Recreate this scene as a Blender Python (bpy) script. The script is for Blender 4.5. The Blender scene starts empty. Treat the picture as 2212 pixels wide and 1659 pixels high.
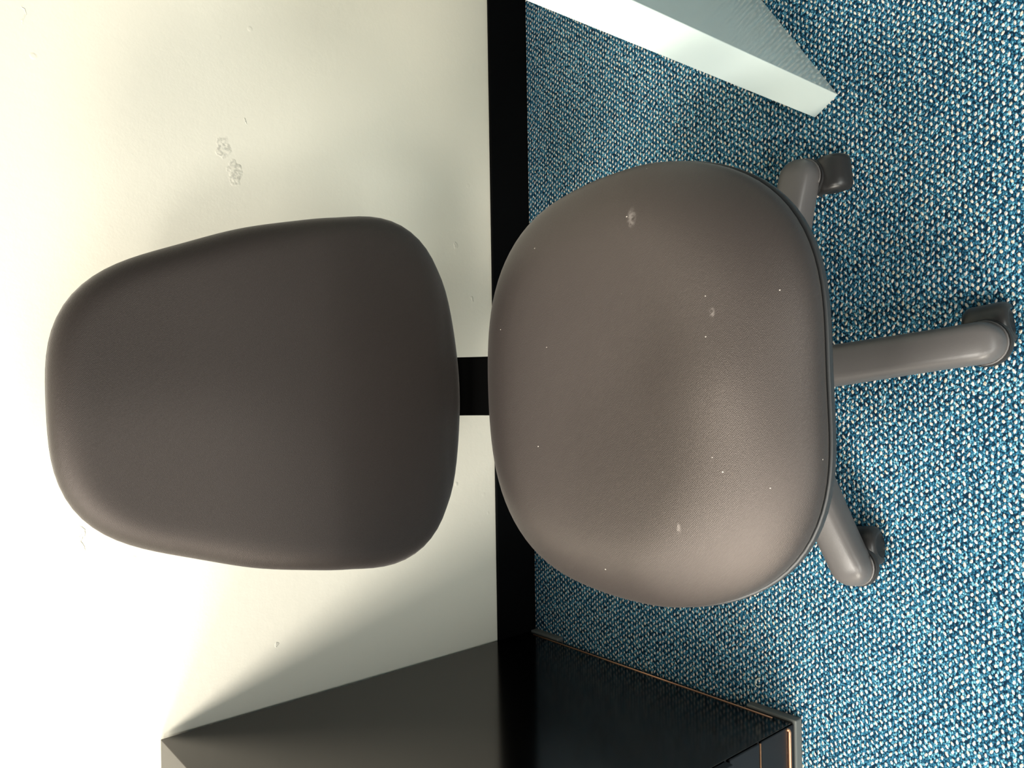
import bpy, bmesh, math, random
from mathutils import Vector, Matrix
random.seed(4)
S = bpy.context.scene
COL = S.collection
PI = math.pi

# ------------------------------------------------------------------ camera
FPX, CAM_H = 1690.0, 1.16
TH = PI / 2 - math.atan(1992 / FPX)          # pitch below the horizon
RO = math.atan(33 / 1992)                    # small roll of the hand-held phone
cam_d = bpy.data.cameras.new('camera')
cam_d.sensor_fit = 'HORIZONTAL'
cam_d.sensor_width = 36.0
cam_d.lens = FPX / 2212 * 36.0
cam_d.clip_start = 0.02
cam = bpy.data.objects.new('camera', cam_d)
COL.objects.link(cam)
c_, s_ = math.cos(RO), math.sin(RO)
right = Vector((c_, -s_ * math.sin(TH), -s_ * math.cos(TH)))
down = Vector((-s_, -c_ * math.sin(TH), -c_ * math.cos(TH)))
fwd = Vector((0, math.cos(TH), -math.sin(TH)))
# the phone was held sideways: picture-right is world-down, picture-up is world-right
m = Matrix((down, right, -fwd)).transposed().to_4x4()
m.translation = Vector((0, 0, CAM_H))
cam.matrix_world = m
S.camera = cam

# ------------------------------------------------------------------ world, lights, exposure
S.view_settings.view_transform = 'Standard'
S.view_settings.look = 'None'
S.view_settings.exposure = 0.0
S.view_settings.gamma = 1.0
S.view_settings.use_curve_mapping = False
wd = bpy.data.worlds.new('office_ambient')
S.world = wd
wd.use_nodes = True
bg = wd.node_tree.nodes['Background']
bg.inputs[0].default_value = (0.96, 1.0, 0.95, 1)
bg.inputs[1].default_value = 0.05

def area(name, loc, target, sx, sy, power, color, spread=PI):
    l = bpy.data.lights.new(name, 'AREA')
    l.shape = 'RECTANGLE'
    l.size, l.size_y = sx, sy
    l.energy = power
    l.color = color
    l.spread = spread
    o = bpy.data.objects.new(name, l)
    COL.objects.link(o)
    o.location = loc
    d = Vector(target) - Vector(loc)
    o.rotation_euler = d.to_track_quat('-Z', 'Y').to_euler()
    return o

WX, WY0, WY1, WZ0, WZ1 = -3.2, -1.9, -0.2, 1.25, 2.40      # opening of the window in the left wall
area('window_daylight', (WX - 0.10, (WY0 + WY1) / 2, (WZ0 + WZ1) / 2), (0.0, (WY0 + WY1) / 2, (WZ0 + WZ1) / 2),
     WY1 - WY0, WZ1 - WZ0, 170, (1.0, 0.93, 0.80))
area('ceiling_panel_light', (-1.3, 0.42, 2.66), (-1.3, 0.42, 0.0), 0.6, 1.0, 104, (1.0, 0.955, 0.86))
area('ceiling_panel_light_front', (-1.5, -1.3, 2.66), (-1.5, -1.3, 0.0), 0.6, 0.6, 50, (1.0, 0.955, 0.86))
area('front_fill_light', (-0.7, -2.8, 1.6), (0.1, 1.3, 0.8), 2.4, 1.2, 74, (0.97, 1.0, 0.95))  # added fill lamp behind the camera to lift the back wall; no window modelled

# ------------------------------------------------------------------ helpers
def empty(name, loc):
    o = bpy.data.objects.new(name, None)
    o.empty_display_size = 0.1
    o.location = loc
    COL.objects.link(o)
    return o

def obj(name, bm, mat, parent=None, smooth=True, origin=None, auto=None):
    """bm holds world coordinates; the object is stored relative to origin or its root parent"""
    base = Vector(origin) if origin is not None else Vector((0, 0, 0))
    if parent is not None:
        p, base = parent, Vector((0, 0, 0))
        while p is not None:
            base += p.location
            p = p.parent
    bmesh.ops.recalc_face_normals(bm, faces=bm.faces[:])
    for v in bm.verts:
        v.co -= base
    me = bpy.data.meshes.new(name)
    bm.to_mesh(me)
    bm.free()
    if smooth:
        for p in me.polygons:
            p.use_smooth = True
        if auto is not None:
            me.set_sharp_from_angle(angle=math.radians(auto))
    me.materials.append(mat)
    o = bpy.data.objects.new(name, me)
    COL.objects.link(o)
    if parent is not None:
        o.parent = parent
    elif origin is not None:
        o.location = origin
    return o

def tag(o, label, cat, group=None):
    o['label'] = label
    o['category'] = cat
    if group:
        o['group'] = group
    return o

def struct(o):
    o['kind'] = 'structure'
    return o

def box(bm, lo, hi, bevel=0.0, seg=2, mat=None):
    lo, hi = Vector(lo), Vector(hi)
    r = bmesh.ops.create_cube(bm, size=1.0)
    vs = r['verts']
    for v in vs:
        v.co = Vector(((lo[i] + hi[i]) / 2 + v.co[i] * (hi[i] - lo[i])) for i in range(3))
    if bevel > 0:
        es = {e for v in vs for e in v.link_edges}
        r = bmesh.ops.bevel(bm, geom=list(es), offset=bevel, segments=seg, profile=0.5, affect='EDGES')
        vs = list({v for f in r['faces'] for v in f.verts} | {v for v in vs if v.is_valid})
    if mat is not None:
        for v in vs:
            v.co = mat @ v.co
    return bm

def obox(bm, o, ax, ay, size, z0, z1, bevel=0.0):
    """box with a horizontal frame: origin o, axes ax, ay, extents size=(x0,x1,y0,y1)"""
    M = Matrix(((ax[0], ay[0], 0, o[0]), (ax[1], ay[1], 0, o[1]), (0, 0, 1, 0), (0, 0, 0, 1)))
    return box(bm, (size[0], size[2], z0), (size[1], size[3], z1), bevel, 2, M)

def loft(bm, rings, cap0=True, cap1=True):
    R = [[bm.verts.new(p) for p in ring] for ring in rings]
    n = len(R[0])
    for a, b in zip(R, R[1:]):
        for i in range(n):
            j = (i + 1) % n
            bm.faces.new((a[i], a[j], b[j], b[i]))
    if cap0:
        bm.faces.new(R[0][::-1])
    if cap1:
        bm.faces.new(R[-1])
    return R

def fan_loft(bm, centre, rings, cap_last=True):
    c = bm.verts.new(centre)
    R = loft(bm, rings, False, cap_last)
    n = len(R[0])
    for i in range(n):
        bm.faces.new((c, R[0][(i + 1) % n], R[0][i]))

def tube(bm, pts, rad, seg=10, closed_caps=True):
    pts = [Vector(p) for p in pts]
    rings = []
    up = None
    for i, p in enumerate(pts):
        d = (pts[min(i + 1, len(pts) - 1)] - pts[max(i - 1, 0)]).normalized()
        if up is None:
            up = Vector((0, 0, 1)) if abs(d.z) < 0.9 else Vector((1, 0, 0))
        a = d.cross(up).normalized()
        up = a.cross(d).normalized()
        r = rad[i] if isinstance(rad, (list, tuple)) else rad
        rings.append([p + a * math.cos(t) * r + up * math.sin(t) * r
                      for t in (2 * PI * k / seg for k in range(seg))])
    loft(bm, rings, closed_caps, closed_caps)

def smooth01(t):
    t = max(0.0, min(1.0, t))
    return t * t * (3 - 2 * t)

# ------------------------------------------------------------------ materials
class NT:
    def __init__(self, name):
        self.m = bpy.data.materials.new(name)
        self.m.use_nodes = True
        self.t = self.m.node_tree
        self.b = self.t.nodes['Principled BSDF']
    def n(self, typ, **kw):
        nd = self.t.nodes.new(typ)
        for k, v in kw.items():
            setattr(nd, k, v)
        return nd
    def put(self, sock, v):
        if hasattr(v, 'is_output') or isinstance(v, bpy.types.NodeSocket):
            self.t.links.new(v, sock)
        else:
            if sock.type == 'RGBA' and len(v) == 3:
                v = (*v, 1)
            sock.default_value = v
    def math(self, op, a, b=None, c=None, clamp=False):
        nd = self.n('ShaderNodeMath', operation=op, use_clamp=clamp)
        self.put(nd.inputs[0], a)
        if b is not None:
            self.put(nd.inputs[1], b)
        if c is not None:
            self.put(nd.inputs[2], c)
        return nd.outputs[0]
    def vmath(self, op, a, b=None):
        nd = self.n('ShaderNodeVectorMath', operation=op)
        self.put(nd.inputs[0], a)
        if b is not None:
            self.put(nd.inputs[1], b)
        return nd.outputs[1] if op in ('LENGTH', 'DISTANCE', 'DOT_PRODUCT') else nd.outputs[0]
    def mix(self, f, a, b, mode='MIX'):
        nd = self.n('ShaderNodeMix', data_type='RGBA', blend_type=mode)
        self.put(nd.inputs['Factor'], f)
        self.put(nd.inputs[6], a)
        self.put(nd.inputs[7], b)
        return nd.outputs[2]
    def ramp(self, f, x0, x1, y0=0.0, y1=1.0, smooth=True):
        nd = self.n('ShaderNodeMapRange', interpolation_type='SMOOTHSTEP' if smooth else 'LINEAR')
        for i, v in enumerate((f, x0, x1, y0, y1)):
            self.put(nd.inputs[i], v)
        return nd.outputs[0]
    def coord(self):
        return self.n('ShaderNodeTexCoord').outputs['Object']
    def scaled(self, v, s):
        return self.vmath('MULTIPLY', v, s)
    def noise(self, v, scale, detail=2.0, rough=0.5):
        nd = self.n('ShaderNodeTexNoise')
        self.put(nd.inputs['Vector'], v)
        nd.inputs['Scale'].default_value = scale
        nd.inputs['Detail'].default_value = detail
        nd.inputs['Roughness'].default_value = rough
        return nd.outputs['Fac']
    def bump(self, h, dist, strength=1.0, prev=None):
        nd = self.n('ShaderNodeBump')
        self.put(nd.inputs['Height'], h)
        nd.inputs['Distance'].default_value = dist
        nd.inputs['Strength'].default_value = strength
        if prev is not None:
            self.put(nd.inputs['Normal'], prev)
        return nd.outputs['Normal']
    def done(self, color=None, rough=None, normal=None, **kw):
        if color is not None:
            self.put(self.b.inputs['Base Color'], color)
        if rough is not None:
            self.put(self.b.inputs['Roughness'], rough)
        if normal is not None:
            self.put(self.b.inputs['Normal'], normal)
        for k, v in kw.items():
            self.put(self.b.inputs[k.replace('_', ' ')], v)
        return self.m

def plain(name, col, rough=0.5, bump=0.0, scale=400.0, var=0.08, **kw):
    t = NT(name)
    v = t.coord()
    nz = t.noise(v, scale, 3)
    c = t.mix(t.noise(v, 14.0, 3), tuple(x * (1 - var) for x in col), tuple(min(1, x * (1 + var)) for x in col))
    nrm = t.bump(nz, 0.0004, bump) if bump else None
    return t.done(c, rough, nrm, **kw)

def mat_wall(marks):
    t = NT('cream_wall_paint')
    v = t.coord()
    base = t.mix(t.noise(v, 2.5, 2), (0.91, 0.86, 0.74), (0.93, 0.885, 0.765))
    h = t.math('MULTIPLY', t.noise(v, 55.0, 4, 0.6), 1.0)
    nrm = t.bump(h, 0.0016, 0.25)
    sp = t.n('ShaderNodeTexVoronoi')
    t.put(sp.inputs['Vector'], v)
    sp.inputs['Scale'].default_value = 24.0
    blip = t.math('MULTIPLY', t.ramp(sp.outputs['Distance'], 0.05, 0.14, 1, 0), t.ramp(t.noise(v, 5.0, 2), 0.56, 0.66))
    nrm = t.bump(blip, 0.0010, 0.7, nrm)
    chip = None
    warp = t.vmath('MULTIPLY', t.vmath('SUBTRACT', (lambda q: q)(t.n('ShaderNodeTexNoise').outputs['Color']), (0.5, 0.5, 0.5)), (0.03, 0, 0.03))
    wn = warp.node.inputs[0].links[0].from_node.inputs[0].links[0].from_node
    t.put(wn.inputs['Vector'], v)
    wn.inputs['Scale'].default_value = 60.0
    wv = t.vmath('ADD', v, warp)
    for (x, z, rx, rz, dark) in marks:
        d = t.vmath('LENGTH', t.vmath('DIVIDE', t.vmath('SUBTRACT', wv, (x, 0, z)), (rx, 1000.0, rz)))
        k = t.ramp(d, 0.55, 1.1, 1, 0)
        if dark > 0:
            g = t.math('MULTIPLY', t.math('MULTIPLY', k, t.ramp(t.noise(v, 170.0, 3), 0.40, 0.62)), dark)
            base = t.mix(g, base, (0.30, 0.285, 0.25))
        chip = k if chip is None else t.math('MAXIMUM', chip, k)
    nrm = t.bump(chip, 0.0012, 0.6, nrm)
    return t.done(base, 0.5, nrm, Specular_IOR_Level=0.35)

def mat_carpet():
    t = NT('blue_flecked_carpet')
    v = t.coord()
    wob = t.n('ShaderNodeTexNoise')
    t.put(wob.inputs['Vector'], v)
    wob.inputs['Scale'].default_value = 35.0
    wob.inputs['Detail'].default_value = 1.0
    v2 = t.vmath('ADD', v, t.vmath('MULTIPLY', t.vmath('SUBTRACT', wob.outputs['Color'], (0.5, 0.5, 0.5)), (0.005, 0.003, 0)))
    sep = t.n('ShaderNodeSeparateXYZ')
    t.put(sep.inputs[0], v2)
    PX, PY = 0.0112, 0.0070
    ys = t.math('DIVIDE', sep.outputs[1], PY)
    j = t.math('FLOOR', ys)
    fy = t.math('SUBTRACT', ys, j)
    xs = t.math('ADD', t.math('DIVIDE', sep.outputs[0], PX), t.math('MULTIPLY', t.math('FLOORED_MODULO', j, 2.0), 0.5))
    i = t.math('FLOOR', xs)
    fx = t.math('SUBTRACT', xs, i)
    cmb = t.n('ShaderNodeCombineXYZ')
    t.put(cmb.inputs[0], i)
    t.put(cmb.inputs[1], j)
    wn = t.n('ShaderNodeTexWhiteNoise', noise_dimensions='2D')
    t.put(wn.inputs['Vector'], cmb.outputs[0])
    rs = t.n('ShaderNodeSeparateColor')
    t.put(rs.inputs[0], wn.outputs['Color'])
    r1, r2, r3 = rs.outputs[0], rs.outputs[1], rs.outputs[2]
    cx = t.math('MULTIPLY_ADD', r1, 0.22, 0.39)
    cy = t.math('MULTIPLY_ADD', r2, 0.26, 0.37)
    dx = t.math('MULTIPLY', t.math('SUBTRACT', fx, cx), PX * 1000)
    dy = t.math('MULTIPLY', t.math('SUBTRACT', fy, cy), PY * 1000)
    dy = t.math('ADD', dy, t.math('MULTIPLY', dx, t.math('MULTIPLY_ADD', r3, 0.9, -0.45)))
    fz = t.math('MULTIPLY_ADD', t.noise(v, 900.0, 2), 0.9, -0.45)
    ex = t.math('DIVIDE', dx, t.math('MULTIPLY_ADD', r2, 0.9, 2.45))
    ey = t.math('DIVIDE', dy, t.math('MULTIPLY_ADD', r1, 0.6, 1.50))
    d = t.math('SQRT', t.math('ADD', t.math('MULTIPLY', ex, ex), t.math('MULTIPLY', ey, ey)))
    d = t.math('ADD', d, fz)
    dot = t.ramp(d, 0.72, 1.12, 1, 0)
    # looped blue pile
    vo = t.n('ShaderNodeTexVoronoi', feature='F1')
    t.put(vo.inputs['Vector'], t.vmath('ADD', t.vmath('MULTIPLY', v, (0.8, 1.15, 1)),
          t.vmath('MULTIPLY', t.vmath('SUBTRACT', t_noise_col(t, v, 330.0), (0.5, 0.5, 0.5)), (0.0024, 0.0024, 0))))
    vo.inputs['Scale'].default_value = 360.0
    loop = vo.outputs['Distance']
    lr = t.n('ShaderNodeSeparateColor')
    t.put(lr.inputs[0], vo.outputs['Color'])
    blue = t.mix(lr.outputs[0], CARPET_A, CARPET_B)
    blue = t.mix(t.ramp(lr.outputs[1], 0.62, 0.95), blue, CARPET_C)
    blue = t.mix(t.ramp(loop, 0.30, 0.75), blue, CARPET_D)
    fleck = t.mix(r3, (0.93, 0.86, 0.76), (0.90, 0.80, 0.75))
    fleck = t.mix(t.ramp(r1, 0.75, 1.0, 0, 0.7), fleck, (0.80, 0.70, 0.52))
    col = t.mix(dot, blue, fleck)
    h = t.math('ADD', t.ramp(loop, 0.0, 0.75, 1, 0), t.math('MULTIPLY', t.ramp(d, 0.0, 1.2, 1, 0), 0.9))
    nrm = t.bump(h, 0.0018, 0.8)
    return t.done(col, 0.9, nrm, Specular_IOR_Level=0.12)

def t_noise_col(t, v, s):
    nd = t.n('ShaderNodeTexNoise')
    t.put(nd.inputs['Vector'], v)
    nd.inputs['Scale'].default_value = s
    nd.inputs['Detail'].default_value = 1.0
    return nd.outputs['Color']

CARPET_A = (0.012, 0.092, 0.175)
CARPET_B = (0.050, 0.230, 0.375)
CARPET_C = (0.220, 0.560, 0.720)
CARPET_D = (0.002, 0.018, 0.040)

def mat_fabric(name, col, specks, spec, sheen):
    t = NT(name)
    v = t.coord()
    # fine woven twill
    w1 = t.n('ShaderNodeTexWave', wave_type='BANDS', bands_direction='DIAGONAL')
    t.put(w1.inputs['Vector'], v)
    w1.inputs['Scale'].default_value = 260.0
    w1.inputs['Distortion'].default_value = 4.0
    w2 = t.noise(v, 1000.0, 2)
    fib = t.math('MULTIPLY_ADD', w1.outputs['Fac'], 0.28, t.math('MULTIPLY', w2, 0.72))
    big = t.noise(v, 9.0, 3)
    c = t.mix(big, tuple(x * 0.90 for x in col), tuple(x * 1.10 for x in col))
    c = t.mix(t.ramp(fib, 0.35, 0.75, 0.0, 0.5), c, tuple(min(1, x * 1.5) for x in col))
    if specks:
        vo = t.n('ShaderNodeTexVoronoi')
        t.put(vo.inputs['Vector'], t.vmath('MULTIPLY', v, (1.0, 0.65, 1.0)))
        vo.inputs['Scale'].default_value = 70.0
        rr = t.n('ShaderNodeSeparateColor')
        t.put(rr.inputs[0], vo.outputs['Color'])
        k = t.math('MULTIPLY', t.ramp(vo.outputs['Distance'], 0.035, 0.062, 1, 0), t.ramp(rr.outputs[0], 0.87, 0.88))
        c = t.mix(t.math('MULTIPLY', k, 0.75), c, (0.72, 0.66, 0.60))
        for (x, y, r) in specks:
            d = t.vmath('LENGTH', t.vmath('MULTIPLY', t.vmath('SUBTRACT', v, (x, y, 0)), (1.0, 1.7, 0)))
            kk = t.math('MULTIPLY', t.ramp(d, r * 0.3, r, 1, 0), t.ramp(t.noise(v, 240.0, 3), 0.36, 0.66))
            c = t.mix(t.math('MULTIPLY', kk, 0.26), c, (0.50, 0.45, 0.42))
    nrm = t.bump(fib, 0.0006, 0.6)
    return t.done(c, 0.50, nrm, Specular_IOR_Level=spec, Specular_Tint=(1.0, 0.88, 0.82, 1), Sheen_Weight=sheen, Sheen_Roughness=0.4,
                  Sheen_Tint=(0.9, 0.84, 0.80))

WALL_Y = 1.305
M_carpet = mat_carpet()
M_black_base = plain('black_vinyl_base', (0.002, 0.002, 0.0022), 0.6, 0.15, Specular_IOR_Level=0.06)
M_seat = mat_fabric('charcoal_seat_fabric', (0.023, 0.0185, 0.0172), [(0.183, -0.077, 0.014), (-0.166, -0.135, 0.008), (0.067, -0.179, 0.007)], 0.9, 0.10)
M_back = mat_fabric('charcoal_back_fabric', (0.020, 0.0162, 0.015), None, 0.42, 0.22)
M_shell = plain('dark_grey_plastic', (0.028, 0.030, 0.032), 0.42, 0.2)
M_bar = plain('black_coated_steel', (0.002, 0.002, 0.002), 0.7, 0.1, Specular_IOR_Level=0.02)
M_leg = plain('grey_black_nylon', (0.105, 0.098, 0.097), 0.36, 0.25, 900.0)
M_hood = plain('black_nylon', (0.022, 0.021, 0.021), 0.34, 0.2)
M_wheel = plain('black_rubber', (0.010, 0.010, 0.011), 0.5, 0.2)
M_cabinet = plain('gloss_black_laminate', (0.0012, 0.001, 0.001), 0.13, 0.0, Specular_IOR_Level=0.42, Specular_Tint=(1.0, 0.86, 0.78, 1))
M_cabinet_front = plain('satin_black_laminate', (0.007, 0.007, 0.009), 0.35, 0.1, Specular_IOR_Level=0.3)
M_copper = plain('copper_edge_strip', (0.62, 0.33, 0.19), 0.35, 0.1, Metallic=0.6)
M_foot = plain('grey_plastic_foot', (0.13, 0.14, 0.135), 0.6, 0.2)
M_desk = plain('mint_white_laminate', (0.62, 0.70, 0.665), 0.12, 0.0, var=0.02)
M_white = plain('white_window_paint', (0.8, 0.8, 0.78), 0.4, 0.1)
M_ceiling = plain('white_ceiling_tile', (0.8, 0.8, 0.78), 0.9, 0.4, 90.0)
M_lint = plain('pale_lint', (0.45, 0.47, 0.40), 0.9, 0.0)

# ------------------------------------------------------------------ room
marks = [(0.404, 0.677, 0.017, 0.012, 0.50), (0.365, 0.660, 0.019, 0.011, 0.42), (0.455, 0.639, 0.007, 0.004, 0.55),
         (0.288, 0.198, 0.007, 0.005, 0.10), (0.181, 0.159, 0.006, 0.0035, 0.25), (0.543, 0.962, 0.016, 0.002, 0.0),
         (-0.22, 0.899, 0.020, 0.003, 0.18), (-0.446, 0.599, 0.006, 0.003, 0.35)]
M_wall = mat_wall(marks)
M_wall_side = plain('cream_side_wall_paint', (0.80, 0.775, 0.70), 0.6, 0.3, 60.0, 0.02)
RX0, RX1, RY0, RZ1 = WX, 2.6, -2.6, 2.7
bm = bmesh.new(); box(bm, (RX0 - 0.2, RY0, -0.10), (RX1, WALL_Y + 0.15, 0.0))
struct(obj('floor', bm, M_carpet, smooth=False))
bm = bmesh.new(); box(bm, (RX0 - 0.15, WALL_Y, 0.0), (RX1, WALL_Y + 0.15, RZ1))
struct(obj('wall_back', bm, M_wall, smooth=False))
bm = bmesh.new(); box(bm, (RX0, WALL_Y - 0.007, 0.0), (RX1, WALL_Y, 0.1065), 0.002)
struct(obj('baseboard_back', bm, M_black_base, smooth=False))
# left wall, built round the window opening
bm = bmesh.new()
for lo, hi in (((RX0 - 0.15, RY0, 0), (RX0, WY0, RZ1)), ((RX0 - 0.15, WY1, 0), (RX0, WALL_Y, RZ1)),
               ((RX0 - 0.15, WY0, 0), (RX0, WY1, WZ0)), ((RX0 - 0.15, WY0, WZ1), (RX0, WY1, RZ1))):
    box(bm, lo, hi)
struct(obj('wall_left', bm, M_wall_side, smooth=False))
win = struct(empty('window_1', (RX0, (WY0 + WY1) / 2, WZ0)))
bm = bmesh.new()
f = 0.035
for lo, hi in (((RX0 - 0.06, WY0, WZ0), (RX0 + 0.01, WY0 + f, WZ1)), ((RX0 - 0.06, WY1 - f, WZ0), (RX0 + 0.01, WY1, WZ1)),
               ((RX0 - 0.06, WY0 + f, WZ0), (RX0 + 0.01, WY1 - f, WZ0 + f)), ((RX0 - 0.06, WY0 + f, WZ1 - f), (RX0 + 0.01, WY1 - f, WZ1))):
    box(bm, lo, hi, 0.004)
obj('window_frame', bm, M_white, win, smooth=False)
bm = bmesh.new(); box(bm, (RX0, WY0 - 0.05, WZ0 - 0.03), (RX0 + 0.10, WY1 + 0.05, WZ0), 0.005)
obj('window_sill', bm, M_white, win, smooth=False)

# ------------------------------------------------------------------ office chair
CH = Vector((0.005, 0.670, 0.0))
chair = tag(empty('office_chair', CH),
            'charcoal fabric swivel office chair on dark grey five-star castor base', 'chair')
ROT = math.radians(1.5)
N = 112
SEAT_C = Vector((-0.004, 0.635))
SEAT_F = (0.2631, -0.0129, -0.0048, 0.0016, -0.0123, 0.0026, 0.0002, -0.0005)
BACK_F = (0.2545, -0.0061, 0.0160, 0.0204, -0.0126, -0.0007, -0.0011, -0.0039)

def rad(co, ph):
    return sum(c * math.cos(k * ph) for k, c in enumerate(co))

def seat_point(ph, r, z):
    x, y = r * math.sin(ph), r * math.cos(ph)
    c, s = math.cos(ROT), math.sin(ROT)
    return Vector((SEAT_C.x + c * x - s * y, SEAT_C.y + s * x + c * y, z))

def seat_top(x, y):
    z = 0.474
    z -= 0.012 * math.exp(-(x * x) / 0.020 - (y + 0.01) ** 2 / 0.018)          # sitting hollow
    z += 0.006 * math.exp(-(x / 0.055) ** 2) * smooth01((-y - 0.02) / 0.15)    # ridge between the thighs
    z += 0.006 * smooth01((y - 0.05) / 0.18)
    z += 0.006 * (abs(x) / 0.25) ** 2
    return z

PH = [2 * PI * k / N for k in range(N)]
def seat_ring(rho):
    ring = []
    for ph in PH:
        front = smooth01((-math.cos(ph) - 0.1) / 0.8)
        R = rad(SEAT_F, ph) + 0.007 * math.sin(ph) ** 2 + 0.026 * smooth01((math.cos(ph) - 0.2) / 0.8) - 0.021 * front
        e = 0.090 + 0.070 * front
        b = 0.042 + 0.022 * front
        d = (1 - rho) * R
        drop = 0.0
        if d < e:
            q = 1 - d / e
            drop = b * (1 - math.sqrt(max(0.0, 1 - q ** 2.1)))
        r = rho * R
        x, y = r * math.sin(ph), r * math.cos(ph)
        zt = seat_top(x, y)
        ztm = 0.474 + (zt - 0.474) * smooth01(d / 0.09)
        ring.append(seat_point(ph, r, ztm - drop - 0.004 * front * smooth01((rho - 0.5) / 0.5)))
    return ring
bm = bmesh.new()
rhos = [0.08, 0.16, 0.25, 0.34, 0.43, 0.52, 0.60, 0.68, 0.74, 0.79, 0.83, 0.87, 0.90, 0.925, 0.945, 0.96, 0.972, 0.982, 0.990, 0.996, 1.0]
rings = [seat_ring(r) for r in rhos]
last = rings[-1]
def shrink(ring, dr, z):
    out = []
    for p in ring:
        d = Vector((p.x - SEAT_C.x, p.y - SEAT_C.y))
        L = d.length
        d *= (L - dr) / L
        out.append(Vector((SEAT_C.x + d.x, SEAT_C.y + d.y, p.z + z)))
    return out
rings += [shrink(last, 0.0005, -0.006), shrink(last, 0.003, -0.011), shrink(last, 0.02, -0.012)]
fan_loft(bm, seat_point(0, 0, seat_top(0, 0)), rings)
o = obj('seat_cushion', bm, M_seat, chair)
o['label'] = 'charcoal woven seat cushion with pale lint specks'
bm = bmesh.new()
def level(ring, z):
    return [Vector((p.x, p.y, z)) for p in ring]
loft(bm, [shrink(last, 0.03, -0.011), shrink(last, 0.002, -0.0105), shrink(last, -0.0012, -0.009), shrink(last, -0.0022, -0.011), shrink(last, -0.0018, -0.018),
          shrink(last, 0.004, -0.024), level(shrink(last, 0.04, 0), 0.392), level(shrink(last, 0.10, 0), 0.386)])
obj('seat_shell', bm, M_shell, chair)

# backrest: local x across, h up the tilted plane, n out of the front
TILT = math.radians(8)
BO = Vector((-0.012, 0.925, 0.49))
def bpt(x, h, n):
    c, s = math.cos(ROT), math.sin(ROT)
    hh = h - 0.24
    X, Hh = c * x - s * hh, 0.24 + s * x + c * hh
    return Vector((BO.x + X, BO.y + Hh * math.sin(TILT) - n * math.cos(TILT), BO.z + Hh * math.cos(TILT) + n * math.sin(TILT)))
def back_front(x, h):
    n = 0.014 * math.exp(-((h - 0.25) / 0.15) ** 2)                       # lumbar swell
    n += 0.004 * math.exp(-(x / 0.07) ** 2) * smooth01((h - 0.15) / 0.2)    # soft spine ridge
    n -= 0.046 * max(0.0, min(1.0, (0.19 - h) / 0.21)) ** 1.6                                # rolls under at the bottom
    n -= 0.10 * x * x
    return n
def back_ring(rho, dn=0.0):
    ring = []
    for ph in PH:
        bot = smooth01((-math.cos(ph) - 0.3) / 0.6)
        R = rad(BACK_F, ph) + 0.001 + 0.043 * bot
        d = (1 - rho) * R
        e, b = 0.042 + 0.02 * bot, 0.030
        drop = 0.0
        if d < e:
            q = 1 - d / e
            drop = b * (1 - math.sqrt(max(0.0, 1 - q ** 2.4)))
        r = rho * R
        x, h = r * math.sin(ph), 0.24 + r * math.cos(ph)
        ring.append(bpt(x, h, back_front(x, h) - drop + dn))
    return ring
bm = bmesh.new()
rings = [back_ring(r) for r in rhos]
def back_flat(dr, n, follow=0.0):
    out = []
    for ph in PH:
        R = rad(BACK_F, ph) + 0.001 + 0.043 * smooth01((-math.cos(ph) - 0.3) / 0.6) - dr
        x, h = R * math.sin(ph), 0.24 + R * math.cos(ph)
        out.append(bpt(x, h, back_front(x, h) + n))
    return out
rings += [back_flat(0.001, -0.038), back_flat(0.005, -0.043), back_flat(0.03, -0.044)]
fan_loft(bm, bpt(0, 0.24, back_front(0, 0.24)), rings)
o = obj('backrest', bm, M_back, chair)
bm = bmesh.new()
loft(bm, [back_flat(0.04, -0.042), back_flat(0.003, -0.0425), back_flat(0.000, -0.046), back_flat(0.003, -0.054), back_flat(0.03, -0.062), back_flat(0.10, -0.066)])
obj('back_shell', bm, M_shell, chair)
# flat steel bar from under the seat up behind the backrest
def bar_ring(y, z, ty, tz, w=0.0935, th=0.011, cx=-0.0025):
    L = math.hypot(ty, tz)
    ny, nz = -tz / L, ty / L
    out = []
    for sx, sn in ((-1, -1), (1, -1), (1, 1), (-1, 1)):
        for a in ((0.0, 0.25), (0.25, 0.0)) if sx * sn > 0 else ((0.25, 0.0), (0.0, 0.25)):
            hx = sx * (w / 2 - a[0] * th)
            hn = sn * (th / 2 - a[1] * th)
            out.append(Vector((cx + hx, y + ny * hn, z + nz * hn)))
    return out
path = [(0.72, 0.376), (0.90, 0.376)]
for k in range(1, 10):
    a = k / 10 * (PI / 2 - TILT)
    path.append((0.935 + 0.11 * math.sin(a), 0.376 + 0.11 * (1 - math.cos(a))))
y0, z0 = path[-1]
path += [(y0 + 0.02, z0 + 0.06), (y0 + 0.045, z0 + 0.30)]
bm = bmesh.new()
rr = []
for k, (y, z) in enumerate(path):
    a, b = path[max(k - 1, 0)], path[min(k + 1, len(path) - 1)]
    rr.append(bar_ring(y, z, b[0] - a[0], b[1] - a[1]))
loft(bm, rr)
obj('back_bar', bm, M_bar, chair, auto=35)
# under-seat mechanism, column, hub
bm = bmesh.new(); box(bm, (-0.085, 0.53, 0.345), (0.085, 0.76, 0.392), 0.012)
obj('tilt_mechanism', bm, M_bar, chair, smooth=False)
bm = bmesh.new()
def disc_loft(c, prof, seg=40):
    loft(bm, [[Vector((c[0] + r * math.cos(2 * PI * k / seg), c[1] + r * math.sin(2 * PI * k / seg), z)) for k in range(seg)] for r, z in prof])
disc_loft(CH, [(0.025, 0.11), (0.025, 0.24), (0.0255, 0.241), (0.0255, 0.25), (0.014, 0.252), (0.014, 0.35)])
obj('gas_column', bm, M_hood, chair, auto=40)
bm = bmesh.new()
disc_loft(CH, [(0.035, 0.045), (0.048, 0.055), (0.050, 0.095), (0.046, 0.112), (0.036, 0.122), (0.020, 0.124)])
obj('base_hub', bm, M_leg, chair, auto=40)

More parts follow.
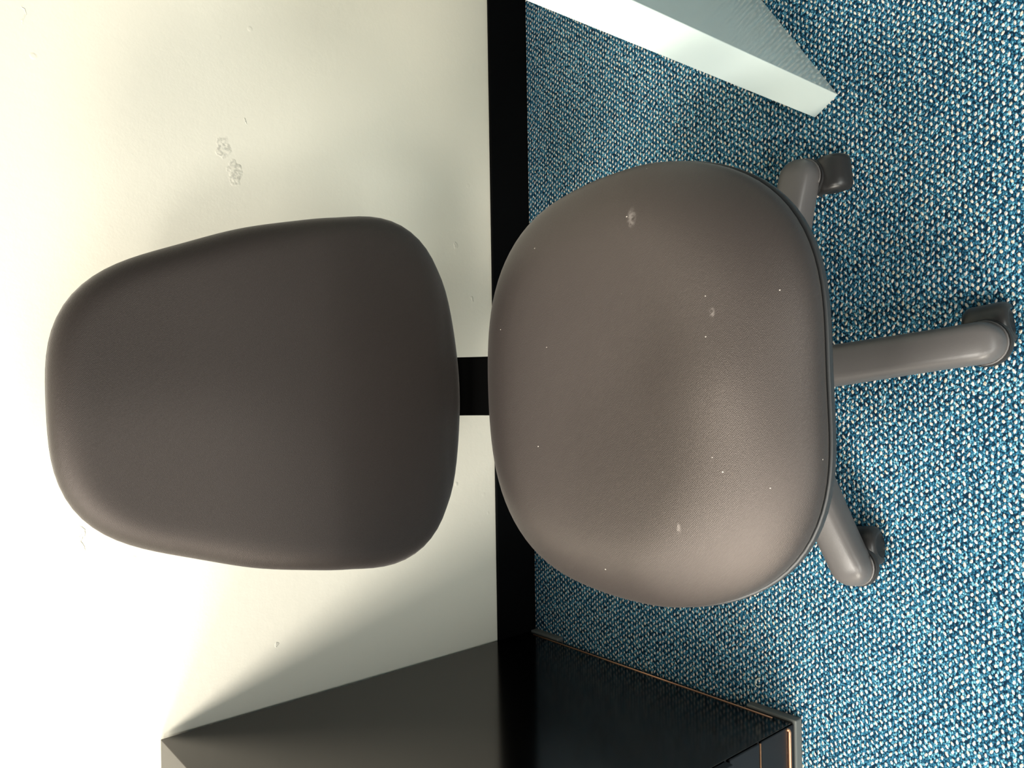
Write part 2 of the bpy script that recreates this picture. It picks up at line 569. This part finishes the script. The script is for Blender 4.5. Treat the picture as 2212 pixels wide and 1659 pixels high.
A0 = math.radians(-83)
TIP_R = 0.330
TRAIL = [math.radians(q) for q in (8, -84, 200, 235, 8)]
for k in range(5):
    a = A0 + k * 2 * PI / 5
    u = Vector((math.cos(a), math.sin(a), 0)); w = Vector((-math.sin(a), math.cos(a), 0))
    bm = bmesh.new()
    rings = []
    HW = 0.027
    steps = [0.04, 0.08, 0.14, 0.20, 0.25, 0.285] + [TIP_R - HW + HW * math.sin(q * PI / 2) for q in (0.0, 0.2, 0.4, 0.58, 0.74, 0.87, 0.96, 0.999)]
    for s in steps:
        hw = HW + 0.004 * max(0, (0.25 - s) / 0.2)
        tipq = max(0.0, (s - (TIP_R - HW)) / HW)
        wsc = math.sqrt(max(0.0004, 1 - tipq ** 2))
        ztop = 0.116 - 0.020 * smooth01(s / 0.30) - 0.024 * (1 - math.sqrt(max(0.0, 1 - tipq ** 2))) - 0.004 * smooth01((s - 0.26) / 0.06)
        zbot = 0.052 + 0.004 * (1 - smooth01(s / 0.2))
        ring = []
        M_ = 28
        for q in range(M_):
            t = 2 * PI * q / M_
            cx, cz = math.cos(t), math.sin(t)
            ex = math.copysign(abs(cx) ** (0.5), cx)
            ez = math.copysign(abs(cz) ** (0.72 if cz > 0 else 0.3), cz)
            zm = zbot + 0.4 * (ztop - zbot)
            zz = zm + (ez * (ztop - zm) if cz > 0 else ez * (zm - zbot))
            ring.append(CH + u * s + w * (hw * wsc * ex) + Vector((0, 0, zz)))
        rings.append(ring)
    loft(bm, rings)
    leg = obj('leg', bm, M_leg, chair, auto=60)
    # moulded rim along the lower edge of the leg tip
    bm = bmesh.new()
    rim = []
    for q in range(17):
        t = -PI / 2 * 1.15 + q / 16 * PI * 1.15
        rim.append(CH + u * (TIP_R - HW + (HW + 0.0005) * math.cos(t)) + w * ((HW + 0.0005) * math.sin(t)) + Vector((0, 0, 0.060)))
    tube(bm, rim, 0.0014, 8)
    obj('tip_rim', bm, M_leg, leg)
    bm = bmesh.new()
    pc = CH + u * (TIP_R - HW)
    disc_loft(pc, [(0.022, 0.046), (0.0290, 0.047), (0.0305, 0.0485), (0.0305, 0.0545), (0.0295, 0.0565), (0.020, 0.0568)])
    obj('end_cap', bm, M_hood, leg, auto=40)
    # caster
    piv = CH + u * (TIP_R - HW)
    tr = Vector((math.cos(TRAIL[k]), math.sin(TRAIL[k]), 0)); ax = Vector((-tr.y, tr.x, 0))
    cen = piv + tr * (0.030 if k == 1 else 0.024) + Vector((0, 0, 0.0255))
    bm = bmesh.new()
    rings = []
    for hx in (-0.0275, -0.027, -0.0255, -0.023, -0.018, -0.008, 0.008, 0.018, 0.023, 0.0255, 0.027, 0.0275):
        rr_ = 0.0280 - 0.0075 * max(0.0, (abs(hx) - 0.016) / 0.0115) ** 3
        ring = []
        for q in range(20):
            t = math.radians(-8) + q / 19 * math.radians(196)
            ring.append(cen + ax * hx + tr * (-rr_ * math.cos(t)) + Vector((0, 0, rr_ * math.sin(t))))
        for q in range(20):
            t = math.radians(188) - q / 19 * math.radians(196)
            ring.append(cen + ax * hx + tr * (-(rr_ - 0.003) * math.cos(t)) + Vector((0, 0, (rr_ - 0.003) * math.sin(t))))
        rings.append(ring)
    loft(bm, rings)
    stem = [piv + Vector((0, 0, z)) for z in (0.040, 0.050, 0.056)]
    tube(bm, stem, 0.009, 16)
    cas = obj('caster', bm, M_hood, chair, auto=40)
    for sgn in (-1, 1):
        bm = bmesh.new()
        rings = []
        for hx, r in ((0.004, 0.019), (0.005, 0.0225), (0.008, 0.0240), (0.018, 0.0240), (0.021, 0.0225), (0.022, 0.016)):
            rings.append([cen + Vector((0, 0, -0.0012)) + ax * (hx * sgn) + tr * (r * math.cos(2 * PI * q / 28)) + Vector((0, 0, r * math.sin(2 * PI * q / 28))) for q in range(28)])
        loft(bm, rings)
        obj('wheel', bm, M_wheel, cas, auto=40)

# ------------------------------------------------------------------ black cabinet on the left
CX1, CX0, CYF, CYB, CZ0, CZ1 = -0.547, -0.96, 0.668, WALL_Y - 0.009, 0.018, 0.794
cab = tag(empty('storage_cabinet', (-0.75, 0.99, 0)),
          'gloss black cabinet with copper edge strips standing against the cream wall', 'cabinet')
bm = bmesh.new(); box(bm, (CX0, CYF, CZ0), (CX1, CYB, CZ1), 0.0012)
obj('body', bm, M_cabinet, cab, smooth=False)
def front_panel(name, z0, z1, d):
    bm = bmesh.new(); box(bm, (CX0 + 0.004, CYF - d, z0), (CX1 - 0.002, CYF - 0.0005, z1), 0.0012)
    return obj(name, bm, M_cabinet_front, cab, smooth=False)
front_panel('plinth_panel', CZ0 + 0.001, 0.112, 0.003)
front_panel('drawer', 0.119, 0.196, 0.004)
front_panel('drawer', 0.202, 0.48, 0.014)
front_panel('drawer', 0.486, 0.766, 0.014)
bm = bmesh.new()
tube(bm, [(CX1 + 0.0005, CYB - 0.02, 0.028), (CX1 + 0.0005, CYF + 0.030, 0.028)], 0.0012, 8)
o = obj('edge_strip', bm, M_copper, cab); o['label'] = 'thin copper strip along the bottom of the side'
bm = bmesh.new()
tube(bm, [(CX1 - 0.004, CYF - 0.004, 0.041), (CX1 - 0.005, CYF - 0.0045, 0.0375), (CX1 - 0.009, CYF - 0.005, 0.0355), (CX0 + 0.01, CYF - 0.005, 0.0355)], 0.0024, 8)
o = obj('edge_strip', bm, M_copper, cab); o['label'] = 'thicker copper strip along the bottom of the front'
bm = bmesh.new()
tube(bm, [(CX1 - 0.003, CYF - 0.003, 0.1155), (CX0 + 0.01, CYF - 0.003, 0.1155)], 0.0014, 8)
o = obj('edge_strip', bm, M_copper, cab); o['label'] = 'thin copper strip between plinth and drawer'
for (a, b) in (((CX0 + 0.01, CYF - 0.006), (CX1 + 0.004, CYF + 0.085)), ((CX0 + 0.01, CYB - 0.085), (CX1 + 0.004, CYB))):
    bm = bmesh.new(); box(bm, (a[0], a[1], 0.0), (b[0], b[1], CZ0), 0.002)
    obj('foot', bm, M_foot, cab, smooth=False)

# ------------------------------------------------------------------ desk on the right
D0 = Vector((0.409, 0.623)); D1 = Vector((0.434, 0.585))
ay = (D1 - D0).normalized()                 # towards the kneehole of the desk
ax = Vector((-ay.y, ay.x))                  # along the panel, to the back right
TH_P = (D1 - D0).length
desk = tag(empty('desk', (D0.x, D0.y, 0)), 'pale mint white desk, its thick end panel standing on the carpet', 'desk')
bm = bmesh.new(); obox(bm, D0, ax, ay, (0, 0.62, 0, TH_P), 0.0, 0.72, 0.0012)
obj('end_panel', bm, M_desk, desk, smooth=False)
bm = bmesh.new(); obox(bm, D0, ax, ay, (0, 0.62, 1.155, 1.155 + TH_P), 0.0, 0.72, 0.0012)
obj('end_panel', bm, M_desk, desk, smooth=False)
bm = bmesh.new(); obox(bm, D0, ax, ay, (-0.02, 0.68, -0.012, 1.212), 0.72, 0.745, 0.002)
obj('desktop', bm, M_desk, desk, smooth=False)
bm = bmesh.new(); obox(bm, D0, ax, ay, (0.57, 0.59, TH_P, 1.155), 0.30, 0.72, 0.001)
obj('modesty_panel', bm, M_desk, desk, smooth=False)

# ------------------------------------------------------------------ bit of lint on the carpet
bm = bmesh.new()
pts = []
for k in range(15):
    t = k / 14
    a = t * 4.4
    pts.append(Vector((-0.505 + 0.006 * math.cos(a) * (1 - 0.3 * t) - 0.006 * t, 0.735 + 0.006 * math.sin(a) + 0.007 * t, 0.0022 + 0.0018 * math.sin(t * PI))))
tube(bm, pts, 0.0012, 6)
tag(obj('lint', bm, M_lint, None, origin=(-0.505, 0.735, 0.0)), 'tiny curl of pale lint on the carpet beside the black cabinet', 'lint')
